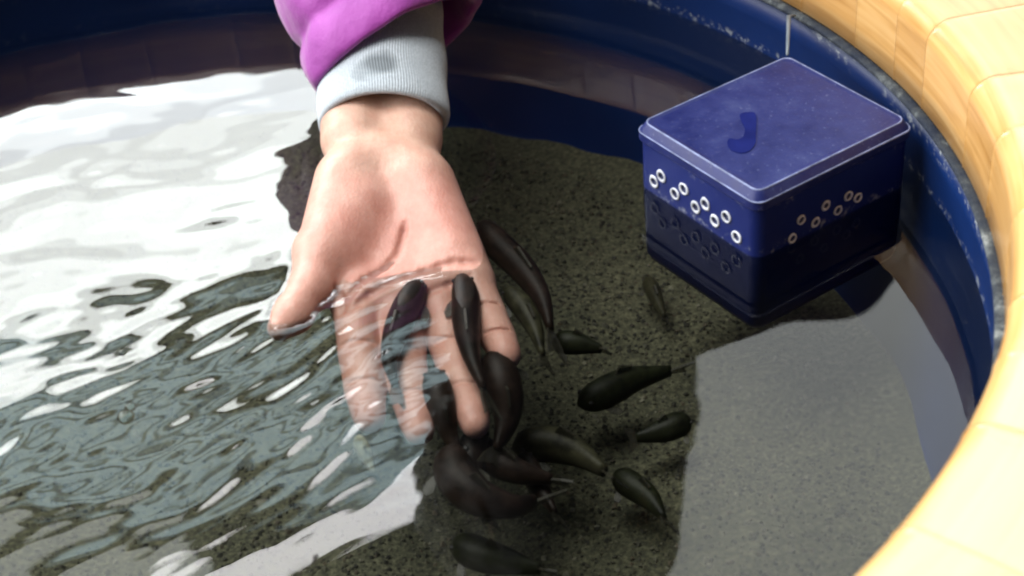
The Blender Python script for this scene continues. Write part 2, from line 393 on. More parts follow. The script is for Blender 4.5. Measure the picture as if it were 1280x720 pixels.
# grains scattered over the bed: nobody could count them
n = 42000
rr = .393*np.sqrt(RNG.random(n)); tt = RNG.random(n)*2*np.pi; gx = CX + rr*np.cos(tt); gy = CY + rr*np.sin(tt)
sz = .0006 + .0013*RNG.random(n)**2.5; base = np.array([(1,0,0),(-1,0,0),(0,1,0),(0,-1,0),(0,0,1),(0,0,-1)], float)
P = base[None]*(sz[:, None, None])*(.7+.6*RNG.random((n, 6, 1))); P[:, :, 2] *= .75
ang = RNG.random(n)*6.28; ca, sa = np.cos(ang)[:, None], np.sin(ang)[:, None]
tilt = .5*P[:, :, 0]; X = P[:, :, 0]*ca - P[:, :, 1]*sa; Y = P[:, :, 0]*sa + P[:, :, 1]*ca; Z = P[:, :, 2] + tilt
VV = np.stack([X + gx[:, None], Y + gy[:, None], Z + (bedz(gx, gy) + sz*.35)[:, None]], -1).reshape(-1, 3)
ft = np.array([(0,2,4),(2,1,4),(1,3,4),(3,0,4),(2,0,5),(1,2,5),(3,1,5),(0,3,5)])
FF = (ft[None] + (np.arange(n)*6)[:, None, None]).reshape(-1, 3)
gr = mesh_np('gravel', VV, FF, GRAIN); gr.data.shade_flat()
pal = .46*np.array([(.05,.048,.028),(.12,.115,.07),(.20,.19,.12),(.30,.285,.20),(.045,.043,.028),(.16,.13,.08)])
ci = RNG.choice(6, n, p=[.27,.27,.17,.07,.14,.08]); patch = .95 + .35*np.sin(gx*21 + 2.2*np.sin(gy*15)) * np.sin(gy*26 + 1.7*np.sin(gx*19)) + .15*np.sin(gx*67 + gy*53); colr = np.repeat(pal[ci]*patch[:, None], 6, 0); colr = np.concatenate([colr, np.ones((len(colr), 1))], 1)
ca_ = gr.data.color_attributes.new('tone', 'FLOAT_COLOR', 'POINT'); ca_.data.foreach_set('color', colr.astype(np.float32).ravel())
tag(gr, 'fine olive and grey gravel covering the tub floor', 'gravel', kind='stuff')

# water: one rippled sheet
def ripple(x, y):
    h = np.zeros_like(x); rg = np.random.default_rng(5)
    wx = x + .006*np.sin(y*38 + 1) + .002*np.sin(x*57 - y*29); wy = y + .006*np.sin(x*33 + .5) + .002*np.sin(y*71 + x*23)
    def waves(n, lam, th, spread, slope):
        s = np.zeros_like(x)
        for _ in range(n):
            l = lam*math.exp(rg.normal(0, .38)); t = th + rg.normal(0, spread); kx, ky = math.cos(t)*2*math.pi/l, math.sin(t)*2*math.pi/l
            s += np.sin(wx*kx + wy*ky + rg.random()*6.28) * slope*l/(2*math.pi)/math.sqrt(n/2)
        return s
    def blob(px, py, sx, sy, rot=0):
        c = at(px, py, 0); dx, dy = x - c[0], y - c[1]; q = dx*math.cos(rot) + dy*math.sin(rot); r = -dx*math.sin(rot) + dy*math.cos(rot)
        return np.exp(-.5*((q/sx)**2 + (r/sy)**2))
    m1 = blob(200, 510, .095, .062, .4) + .7*blob(420, 470, .045, .04)
    m2 = blob(120, 300, .13, .12, .3)
    m1 = np.clip(m1, 0, 1); cut = 1 - np.clip(1.2*blob(110, 200, .12, .085, .3), 0, 1)*.8
    h += waves(22, .0155, R(-52), .24, .017) * m1 * cut
    h += waves(12, .030, R(-44), .32, .0145) * m1 * cut
    h += waves(10, .0085, R(-56), .35, .0035) * m1 * cut
    h += waves(14, .060, R(-50), .45, .013) * np.clip(m2 + .5*m1, 0, 1)
    h += waves(10, .028, R(-60), .5, .0085) * np.clip(m2, 0, 1)
    h += waves(12, .07, R(-90), 1.6, .0032)
    h += waves(12, .02, R(-90), 1.6, .0020) * np.clip(blob(560, 470, .06, .05)*3, 0, 1)
    return h
st = .0015; xs = np.arange(CX-.413, CX+.413, st); ys = np.arange(CY-.413, CY+.413, st)
GX, GY = np.meshgrid(xs, ys, indexing='ij'); GZ = ripple(GX, GY); rr = np.hypot(GX-CX, GY-CY)
ok = rr < .411; cell = ok[:-1, :-1] & ok[1:, :-1] & ok[1:, 1:] & ok[:-1, 1:]
idm = np.arange(GX.size).reshape(GX.shape); q = np.stack([idm[:-1, :-1][cell], idm[1:, :-1][cell], idm[1:, 1:][cell], idm[:-1, 1:][cell]], 1)
used = np.unique(q); rm = -np.ones(GX.size, np.int64); rm[used] = np.arange(len(used))
water = mesh_np('water', np.stack([GX.ravel(), GY.ravel(), GZ.ravel()], 1)[used], rm[q], WATER); tag(water, kind='structure')

# ------------------------------------------------------------------ blue filter box
Fc = np.array([.12533, .73686, 0]); LF = np.array([.545, -.838, 0]); LF /= np.linalg.norm(LF); FR = np.array([-LF[1], LF[0], 0])
WL, WR = .0980, .1110          # left face and right face widths
c0 = Fc - LF*WL/2 + FR*WR/2
box = empty('filter_box', (c0[0], c0[1], -.050)); tag(box, 'square blue plastic box with a flat dusty lid and rows of ringed holes', 'box')
def bl(a, b, z): return c0 + LF*a + FR*b + np.array([0, 0, z])
def rrect(ha, hb, r, z, n=5):
    out = []
    for sa_, sb_, t0 in ((1, 1, 0), (-1, 1, 90), (-1, -1, 180), (1, -1, 270)):
        for k in range(n):
            t = R(t0 + 90*k/(n-1)); out.append(bl(sa_*(ha-r) + r*math.cos(t), sb_*(hb-r) + r*math.sin(t), z))
    return out
def stack(name, levels, mat, parent, cap_lo=True, cap_hi=True):
    V = []; Q = []; m = len(levels[0])
    for L in levels: V += list(L)
    for k in range(len(levels)-1):
        for i in range(m):
            j = (i+1) % m; Q.append((k*m+i, k*m+j, (k+1)*m+j, (k+1)*m+i))
    if cap_lo: Q.append(tuple(range(m))[::-1])
    if cap_hi: Q.append(tuple(range((len(levels)-1)*m, len(levels)*m)))
    o = mesh_obj(name, V, Q, mat); o.data.set_sharp_from_angle(angle=R(36)); keep_parent(o, parent); return o
ha, hb = WL/2, WR/2; i_ = .0012
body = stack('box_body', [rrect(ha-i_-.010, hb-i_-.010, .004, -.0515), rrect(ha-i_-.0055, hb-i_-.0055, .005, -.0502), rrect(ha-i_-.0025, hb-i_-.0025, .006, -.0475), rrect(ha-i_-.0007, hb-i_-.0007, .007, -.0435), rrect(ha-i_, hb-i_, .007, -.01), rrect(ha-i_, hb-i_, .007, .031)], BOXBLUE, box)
lid = stack('lid', [rrect(ha-.0016, hb-.0016, .006, .0300), rrect(ha-.0004, hb-.0004, .0062, .0302), rrect(ha, hb, .0064, .0308), rrect(ha-.0002, hb-.0002, .0064, .0352), rrect(ha-.0006, hb-.0006, .0062, .0357),
                    rrect(ha-.0030, hb-.0030, .0052, .0398), rrect(ha-.0036, hb-.0036, .0050, .0404), rrect(ha-.0044, hb-.0044, .0047, .0406), rrect(ha-.0052, hb-.0052, .0045, .0403), rrect(ha-.0065, hb-.0065, .004, .0402)], LID, box)
def edge_strip(z, off, rad, r0_):
    L = rrect(ha-off, hb-off, r0_, z, 7); L = [np.array(p) for p in L]; n = len(L); V = []; Q = []
    for i in range(n):
        t = L[(i+1) % n] - L[i-1]; t /= np.linalg.norm(t); a_ = np.cross(t, (0, 0, 1.)); rr_ = rad*(.75 + .5*random.random())
        for k in range(6): V.append(L[i] + rr_*(a_*math.cos(k*math.pi/3) + np.array([0, 0, 1.])*math.sin(k*math.pi/3)))
    for i in range(n):
        for k in range(6): Q.append((i*6+k, ((i+1) % n)*6+k, ((i+1) % n)*6+(k+1) % 6, i*6+(k+1) % 6))
    keep_parent(mesh_obj('worn_edge', V, Q, WORN), lid)
edge_strip(.0402, .0038, .0006, .005); edge_strip(.0354, .0003, .0005, .0063)
sm = lid.data; 
for p in sm.polygons:
    if len(p.vertices) > 4: p.use_smooth = False
def ring_part(face, s, z, scale=1.0):
    """a white burr ring round a drilled hole, standing slightly proud of the face"""
    if face == 'left': O = Fc - LF*s + FR*i_; n_ = -FR; t = -LF
    else: O = Fc + FR*s - LF*i_; n_ = LF; t = FR
    O = O + np.array([0, 0, z]); up = np.array([0, 0, 1.]); V = []; Q = []; n1, n2 = 18, 6
    for i in range(n1):
        a = 2*math.pi*i/n1; wob = 1 + .30*math.sin(2*a + s*900) + .18*math.sin(5*a + s*500)
        for k in range(n2):
            b = 2*math.pi*k/n2; rr_ = (.00265 + .00075*math.cos(b)*wob)*scale; V.append(O + (t*math.cos(a) + up*math.sin(a))*rr_ + n_*(.0003 + .0006*math.sin(b)))
    for i in range(n1):
        for k in range(n2): Q.append((i*n2+k, ((i+1) % n1)*n2+k, ((i+1) % n1)*n2+(k+1) % n2, i*n2+(k+1) % n2))
    o = mesh_obj('hole_ring', V, Q, RINGW); keep_parent(o, body)
    V = [O + n_*.00012 + (t*math.cos(2*math.pi*i/16) + up*math.sin(2*math.pi*i/16))*.0023*scale for i in range(16)]
    V2 = [v - n_*.0004 for v in V]
    h_ = mesh_obj('hole', V + V2, [tuple(range(16))] + [(i, (i+1) % 16, 16+(i+1) % 16, 16+i) for i in range(16)], HOLE); keep_parent(h_, body)
for s, z in [(.0828,.0088),(.0765,.0154),(.0653,.0097),(.058,.0164),(.0484,.0096),(.0407,.0156),(.0331,.0089),(.0243,.0159),(.0162,.0076)]: ring_part('left', s, z, 1.12)
for s, z in [(.0256,.0034),(.0314,.0123),(.0418,.0061),(.0487,.0135),(.0577,.0064),(.0648,.0123),(.072,.0081)]: ring_part('right', s, z, .9)
# wet hook-shaped patch on the lid
pts = [(925,143),(934,140),(945,143),(945,168),(944,180),(936,189),(925,191),(913,187),(909,178),(912,173),(922,174),(929,170),(931,160),(927,152)]
def smooth_loop(P, n):
    out = []; m = len(P)
    for i in range(m):
        a_, b_, c_, e_ = (np.array(P[(i+k) % m], float) for k in (-1, 0, 1, 2))
        for k in range(n):
            t = k/n; out.append(.5*(2*b_ + (c_-a_)*t + (2*a_-5*b_+4*c_-e_)*t*t + (-a_+3*b_-3*c_+e_)*t**3))
    return out
top = [at(px, py, .0406) for px, py in smooth_loop(pts, 4)]; bot = [p - np.array([0, 0, .0008]) for p in top]; m = len(top)
o = mesh_obj('wet_patch', top + bot, [tuple(range(m))[::-1]] + [(i, (i+1) % m, m+(i+1) % m, m+i) for i in range(m)], WETBLUE, smooth=False); keep_parent(o, lid)

def tube(name, pts, rads, mat, parent=None, n=8, flat=None):
    pts = [np.array(p, float) for p in pts]; V = []; Q = []
    for i, p in enumerate(pts):
        t = pts[min(i+1, len(pts)-1)] - pts[max(i-1, 0)]; t /= np.linalg.norm(t)
        a = np.cross(t, (0, 0, 1.)); a = a if np.linalg.norm(a) > 1e-3 else np.array([1., 0, 0]); a /= np.linalg.norm(a); b = np.cross(a, t)
        for k in range(n):
            an = 2*math.pi*k/n; V.append(p + rads[i]*(a*math.cos(an) + b*math.sin(an)*(flat or 1)))
    for i in range(len(pts)-1):
        for k in range(n): Q.append((i*n+k, i*n+(k+1) % n, (i+1)*n+(k+1) % n, (i+1)*n+k))
    Q.append(tuple(range(n))[::-1]); Q.append(tuple(range((len(pts)-1)*n, len(pts)*n)))
    return mesh_obj(name, V, Q, mat, parent)
bk = bl(-ha+.004, hb-.004, .0415)
lp = at(986, 22, .0405)
mid = (bk+lp)/2 + np.array([0, 0, .004])
tie = tube('plastic_tie', [lp + [.004, .002, .0], lp + [0, 0, .001], mid*.5 + lp*.5 + [0, 0, .001], mid, mid*.5+bk*.5, bk], [.0012, .0014, .0013, .0011, .001, .0008], CLEAR, flat=.5)
tag(tie, 'pale plastic tie running from the tub lip to the lid corner', 'tie')

# ------------------------------------------------------------------ person: right hand, palm up, fingers under water
SL = R(19.0); HN = np.array([0, -math.sin(SL), math.cos(SL)]); HL = np.array([0, -math.cos(SL), -math.sin(SL)]); HW = np.array([1., 0, 0])
P0 = at(480, 312, .0065)
def hp(px, py, n=0.0):      # a point n above the palm plane, in hand coordinates (across, along, normal)
    v = ray(px, py); o = P0 + HN*n; t = ((o - CAM) @ HN) / (v @ HN); p = CAM + v*t - P0
    return np.array([p @ HW, p @ HL, p @ HN])
def h2w(V): return P0 + V[:, :1]*HW + V[:, 1:2]*HL + V[:, 2:]*HN
h = .0009
lo = np.array([-.085, -.150, -.052]); hi = np.array([.085, .125, .030])
palm = Field(lo, hi, h)
FL = (1, 1, 1.45)
wr_l, wr_r = hp(444, 175, -.019), hp(512, 175, -.020)
arm_l, arm_r = hp(446, 40, -.020), hp(512, 40, -.021)
palm.cone(wr_l, arm_l, .0195, .0215, .010, (1, 1, 1.12)); palm.cone(wr_r, arm_r, .0185, .0205, .010, (1, 1, 1.12))
knk = {'index': hp(444, 388, -.0125), 'middle': hp(499, 396, -.0145), 'ring': hp(549, 380, -.0145), 'little': hp(591, 352, -.0125)}
for kx, src in (('index', hp(452, 215, -.017)), ('middle', hp(474, 212, -.018)), ('ring', hp(494, 212, -.018)), ('little', hp(516, 215, -.018))):
    palm.cone(src, knk[kx], .0150, .0112, .012, (1, 1, 1.05))
palm.cone(hp(432, 228, -.012), hp(405, 312, -.006), .0175, .0145, .012)        # thenar mound
palm.cone(hp(455, 262, -.011), hp(418, 318, -.007), .0150, .0135, .010)
palm.cone(hp(529, 232, -.014), hp(566, 318, -.012), .0165, .0125, .012)        # heel of the hand
palm.cone(hp(452, 372, -.011), hp(585, 346, -.012), .0092, .0085, .010)        # pads below the fingers
# thumb
tb = [hp(400, 318, -.005), hp(389, 360, -.001), hp(366, 393, .004), hp(350, 410, .004)]
th = Field(lo, hi, h)
for a_, b_, ra, rb in ((tb[0], tb[1], .0138, .0112), (tb[1], tb[2], .0110, .0098), (tb[2], tb[3], .0098, .0066)): th.cone(a_, b_, ra, rb, .005)
palm.merge(th, .007)
fingers = {
 'index': [knk['index'], hp(449, 440, -.0115), hp(456, 487, -.0085), hp(462, 523, -.0055)],
 'middle': [knk['middle'], hp(506, 448, -.0150), hp(515, 500, -.0110), hp(524, 538, -.0060)],
 'ring': [knk['ring'], hp(564, 436, -.0150), hp(580, 490, -.0110), hp(594, 530, -.0060)],
 'little': [knk['little'], hp(609, 392, -.0110), hp(623, 424, -.0075), hp(634, 446, -.0045)]}
rad_ = {'index': (.0112, .0104, .0098, .0078), 'middle': (.0110, .0104, .0096, .0078), 'ring': (.0108, .0100, .0094, .0074), 'little': (.0098, .0090, .0084, .0068)}
for kx, J in fingers.items():
    fg = Field(lo, hi, h); r4 = rad_[kx]
    for i in range(3):
        fg.cone(J[i], J[i+1], r4[i]*.97, r4[i+1]*.97, .004)
        mid_ = (J[i]*.5 + J[i+1]*.5) + np.array([0, 0, .0014]); fg.cone(mid_ - (J[i+1]-J[i])*.18, mid_ + (J[i+1]-J[i])*.18, (r4[i]+r4[i+1])*.47, (r4[i]+r4[i+1])*.46, .004)
    for i in (1, 2):                      # flexion creases
        arc = [J[i] + np.array([math.sin(q)*r4[i]*1.02, 0, math.cos(q)*r4[i]*1.02 + .0002]) for q in np.linspace(-.9, .9, 7)]
        for a_, b_ in zip(arc[:-1], arc[1:]): fg.cone(a_, b_, .0004, .0004, .0016, sub=True)
    palm.merge(fg, .0038)
# palm creases
CRE = [([(506,276),(503,292),(497,312),(480,331),(456,347),(440,365),(430,386)], .0008),
       ([(594,327),(566,328),(530,337),(492,350),(462,366),(436,388)], .0007),
       ([(588,344),(560,352),(532,362),(512,374)], .0006),
       ([(420,360),(428,372),(426,388)], .0008)]
cre_local = []
for pts, r_c in CRE:
    pl = [hp(px, py, 0) for px, py in pts]; seg = []
    for a_, b_ in zip(pl[:-1], pl[1:]):
        for t in (0, .5): seg.append(a_ + (b_-a_)*t)
    seg.append(pl[-1])
    for s_ in seg:                        # drop each crease point onto the skin
        ii = np.clip(np.round((s_ - palm.lo)/h).astype(int), 0, palm.n-1); colm = palm.F[ii[0], ii[1], :]; k_ = np.where(colm < 0)[0]
        if len(k_): s_[2] = palm.ax[2][k_.max()] + .0003
    for q_, (a_, b_) in enumerate(zip(seg[:-1], seg[1:])):
        if np.linalg.norm(a_-b_) < .02: palm.cone(a_, b_, r_c*min(1, .15+q_*.22), r_c*min(1, .15+(q_+1)*.22), .0034, sub=True)
    cre_local.append((np.array(seg), r_c))
V, Qd = surface_nets(palm.F, palm.lo, h)
# skin tone: reddened palm, paler forearm, darker creases
base = np.array([.545, .345, .278]); tone = np.repeat(base[None], len(V), 0)
def blobc(c, r): return np.exp(-.5*(np.linalg.norm((V - c)*[1, 1, .6], axis=1)/r)**2)[:, None]
red = np.clip(blobc(hp(545, 262), .018) + .7*blobc(hp(500, 360), .03) + .5*blobc(hp(450, 290), .02) + .6*sum(blobc(fingers[k][3], .011) for k in fingers) , 0, 1)
tone = tone*(1-red*.75) + np.array([.52, .245, .205])*red*.75
pk = np.clip((V[:, 1:2] + .055)/.03, 0, 1)*.42; tone = tone*(1-pk) + np.array([.54, .285, .232])*pk
pale = np.clip(-(V[:, 1:2] + .045)/.03, 0, 1); tone = tone*(1-pale*.6) + np.array([.57, .385, .295])*pale*.6
for seg, r_c in cre_local:
    dmin = np.full(len(V), 1.)
    for a_, b_ in zip(seg[:-1], seg[1:]):
        ab = b_-a_; t = np.clip(((V-a_) @ ab)/max(ab @ ab, 1e-9), 0, 1); dmin = np.minimum(dmin, np.linalg.norm(V - a_ - t[:, None]*ab, axis=1))
    kk = np.exp(-(dmin/(r_c*1.8+.0008))**2)[:, None]*.45; tone = tone*(1-kk) + np.array([.36, .135, .10])*kk
person = mesh_np('person', h2w(V), Qd, SKIN)
ca_ = person.data.color_attributes.new('tone', 'FLOAT_COLOR', 'POINT'); ca_.data.foreach_set('color', np.concatenate([tone, np.ones((len(V), 1))], 1).astype(np.float32).ravel())
sm_ = person.modifiers.new('smooth', 'SMOOTH'); sm_.factor = .5; sm_.iterations = 3
wv = np.empty(len(water.data.vertices)*3, np.float32); water.data.vertices.foreach_get('co', wv); wv = wv.reshape(-1, 3)   # water climbs a little where it meets skin and box
rel = wv - P0.astype(np.float32); loc = np.stack([rel @ HW, rel @ HL, rel @ HN], 1); ij = np.round((loc - palm.lo)/h).astype(int)
inb = ((ij >= 0) & (ij < palm.n)).all(1); dd = np.full(len(wv), 1., np.float32); dd[inb] = palm.F[tuple(ij[inb].T)]
bx_ = np.abs((wv - c0.astype(np.float32)) @ LF) - (ha-i_); by_ = np.abs((wv - c0.astype(np.float32)) @ FR) - (hb-i_)
db = np.hypot(np.maximum(bx_, 0), np.maximum(by_, 0)) + np.minimum(np.maximum(bx_, by_), 0)
for q_ in (dd, db): wv[:, 2] += np.where(q_ > -.004, .0006*np.exp(-np.maximum(q_, 0)/.0022), 0)
water.data.vertices.foreach_set('co', wv.ravel().astype(np.float32)); water.data.update()
tag(person, 'person in a purple jacket reaching one palm-up hand into the water', 'person')

# knitted cuff round the wrist: ribs are geometry
cc0, cc1 = (wr_l+wr_r)/2, (arm_l+arm_r)/2
def wl(p): return P0 + HW*p[0] + HL*p[1] + HN*p[2]
yA = hp(478, 152, -.018)[1]; yB = hp(478, -6, -.018)[1]
levels = [(yA-.004, .0312, .0228), (yA-.001, .0318, .0236), (yA+.0006, .0335, .0258), (yA-.0006, .0365, .0275), (yA-.004, .0370, .0282)] + [(yA + (yB-yA)*t, .0369 - .0014*t + .0006*math.sin(t*9), .0283) for t in np.linspace(.12, 1, 22)]
nR = 144*5; V = []; Q = []
for li, (yy, a_, b_) in enumerate(levels):
    cxx = (wr_l[0]+wr_r[0])/2 + .0015 + .0006*math.sin(yy*160); cz = -.0195
    for k in range(nR):
        t = 2*math.pi*k/nR; rib = .00030*math.cos(144*t)*(1 if li > 2 else .6); wob = .0008*math.sin(3*t + yy*70)
        V.append(wl((cxx + (a_+rib+wob)*math.cos(t), yy + .0022*math.sin(2*t + .5)*(1 if li < 8 else 0), cz + (b_+rib+wob)*math.sin(t))))
for i in range(len(levels)-1):
    for k in range(nR): Q.append((i*nR+k, i*nR+(k+1) % nR, (i+1)*nR+(k+1) % nR, (i+1)*nR+k))
cuff = mesh_np('knit_cuff', np.array(V), np.array(Q), KNIT, person)
tag(cuff, 'ribbed light grey knit cuff with a darker patch')

# jacket sleeve: padded tube with a rolled hem, open over the cuff
hemc = hp(499, 60, -.020); SHO = np.array([-.085, 1.17, .275]); ELB = np.array([-.095, 1.06, .135])
hem_w = wl(hemc)
path = [hem_w, hem_w*.62 + ELB*.38 + [0, 0, -.004], ELB, ELB*.5 + SHO*.5 + [-.012, .02, 0], SHO]
# smooth path
def catmull(P, n):
    P = [np.array(p, float) for p in P]; P = [2*P[0]-P[1]] + P + [2*P[-1]-P[-2]]; out = []
    for i in range(1, len(P)-2):
        for k in range(n):
            t = k/n; out.append(.5*((2*P[i]) + (-P[i-1]+P[i+1])*t + (2*P[i-1]-5*P[i]+4*P[i+1]-P[i+2])*t*t + (-P[i-1]+3*P[i]-3*P[i+1]+P[i+2])*t**3))
    out.append(P[-2]); return np.array(out)
cl = catmull(path, 24); seglen = np.concatenate([[0], np.cumsum(np.linalg.norm(np.diff(cl, axis=0), axis=1))])
def cpos(s):
    s = max(s, 0); return np.array([np.interp(s, seglen, cl[:, k]) for k in range(3)])
T0 = (cl[1]-cl[0]); T0 /= np.linalg.norm(T0)
prof = [(.050, .82), (.028, .84), (.012, .85), (.003, .86), (-.0015, .895), (-.002, .94), (0, .985), (.006, 1.03), (.014, 1.05), (.021, 1.03), (.0255, .985), (.028, .96), (.0305, .985), (.036, 1.04), (.048, 1.09), (.060, 1.10), (.074, 1.06), (.083, 1.0), (.090, 1.04), (.105, 1.10), (.125, 1.12), (.150, 1.06), (.158, 1.02), (.168, 1.08), (.20, 1.16), (.24, 1.18), (.30, 1.25), (.34, 1.32), (.375, 1.38)]
V = []; Q = []; nS = 72
for s, rs in prof:
    c_ = cpos(s); s = min(s, seglen[-1]); tg = cpos(min(s+.02, seglen[-1])) - cpos(max(min(s, seglen[-1]-.01)-.005, 0)); tg /= np.linalg.norm(tg); a_ = np.cross(tg, (0, 0, 1)); a_ /= np.linalg.norm(a_); a_ = a_ if a_[0] > 0 else -a_; b_ = np.cross(tg, a_); b_ = b_ if b_[2] > 0 else -b_
    for k in range(nS):
        t = 2*math.pi*k/nS; wr_ = 1 + .018*math.sin(5*t + s*40) + .012*math.sin(9*t - s*90) + .01*math.sin(13*t+s*210)
        ww = .0555*rs*wr_; nn = .044*rs*wr_
        slant = (.27*math.cos(t)*ww - .004*math.sin(t))*max(0, 1 - s/.09)
        V.append(c_ + a_*ww*math.cos(t) + b_*nn*math.sin(t) + tg*slant)
for i in range(len(prof)-1):
    for k in range(nS): Q.append((i*nS+k, i*nS+(k+1) % nS, (i+1)*nS+(k+1) % nS, (i+1)*nS+k))
sleeve = mesh_np('sleeve', np.array(V), np.array(Q), FABRIC, person)
ss = sleeve.modifiers.new('subd', 'SUBSURF'); ss.levels = 1; ss.render_levels = 1

# torso, other arm, head: outside the frame, mirrored in the water
g = .008; bd = Field((-.36, .98, -.25), (.52, 1.85, .80), g)
hipc = np.array([.07, 1.56, .02])
bd.cone((.03, 1.25, .33), hipc, .115, .135, .06, (.85, 1, 1)); bd.cone((.10, 1.25, .33), hipc + [.05, 0, 0], .110, .135, .06, (.85, 1, 1))
bd.cone(SHO, (.03, 1.24, .31), .062, .085, .05); bd.cone((.27, 1.24, .345), (.10, 1.24, .34), .066, .09, .05)
bd.cone((.27, 1.24, .345), (.36, 1.36, .16), .062, .055, .03); bd.cone((.36, 1.36, .16), (.34, 1.34, .0), .055, .045, .02)
bd.cone((.03, 1.18, .40), (.035, 1.15, .43), .06, .055, .03)      # collar
V, Qd = surface_nets(bd.F, bd.lo, g); jk = mesh_np('jacket', V, Qd, m_simple('shaded_purple_shell', (.05, .018, .05), .7), person); m_ = jk.modifiers.new('s', 'SMOOTH'); m_.iterations = 4  # torso darker than the sleeve: backlit shade put into the colour
hd = Field((-.15, .92, .36), (.22, 1.32, .74), .005)
hd.cone((.030, 1.115, .50), (.030, 1.105, .45), .078, .060, .03); hd.cone((.032, 1.06, .455), (.032, 1.035, .46), .016, .010, .012)
hd.cone((.03, 1.16, .44), (.03, 1.18, .38), .05, .052, .02)
for sx_ in (-1, 1):
    hd.cone((.03+sx_*.076, 1.13, .48), (.03+sx_*.080, 1.135, .50), .014, .016, .006); hd.cone((.03+sx_*.03, 1.045, .485), (.03+sx_*.034, 1.042, .487), .008, .008, .008, sub=True)
V, Qd = surface_nets(hd.F, hd.lo, .005); hdm = mesh_np('head', V, Qd, m_simple('face_skin', (.55, .33, .25), .5, .1), person)
sc_ = Field((-.15, .95, .30), (.22, 1.34, .56), .006)
sc_.cone((.03, 1.105, .445), (.03, 1.06, .45), .078, .034, .03); sc_.cone((.03, 1.085, .455), (.03, 1.075, .505), .066, .060, .03); sc_.cone((.03, 1.16, .42), (.03, 1.17, .39), .078, .088, .03)
V, Qd = surface_nets(sc_.F, sc_.lo, .006); mesh_np('added_face_cover', V, Qd, DARKCLOTH, person)  # added dark cover, keeps the face out of the water's reflection
hr = Field((-.20, .95, .30), (.26, 1.36, .76), .005)
hr.cone((.030, 1.135, .545), (.032, 1.17, .49), .096, .104, .04); hr.cone((.03, 1.10, .555), (.03, 1.055, .525), .075, .052, .03); hr.cone((.10, 1.19, .47), (.112, 1.18, .37), .050, .040, .04); hr.cone((-.022, 1.16, .55), (-.025, 1.17, .50), .075, .065, .04)
V, Qd = surface_nets(hr.F, hr.lo, .005); V = V + np.stack([.003*np.sin(V[:, 2]*160 + V[:, 0]*90), .003*np.sin(V[:, 0]*210), 0*V[:, 0]], 1)
hair = mesh_np('hair', V, Qd, HAIR, person)
lg = Field((-.15, 1.40, -.76), (.33, 1.80, .10), .01)
for sx_ in (-1, 1):
    x = .085 + sx_*.09; lg.cone((x, 1.56, -.02), (x+sx_*.01, 1.53, -.38), .095, .065, .05); lg.cone((x+sx_*.01, 1.53, -.38), (x+sx_*.01, 1.57, -.70), .065, .05, .03); lg.cone((x+sx_*.01, 1.58, -.71), (x+sx_*.015, 1.45, -.725), .042, .030, .03)
V, Qd = surface_nets(lg.F, lg.lo, .01); V[:, 2] = np.maximum(V[:, 2], -.749); mesh_np('trousers', V, Qd, DARKCLOTH, person)

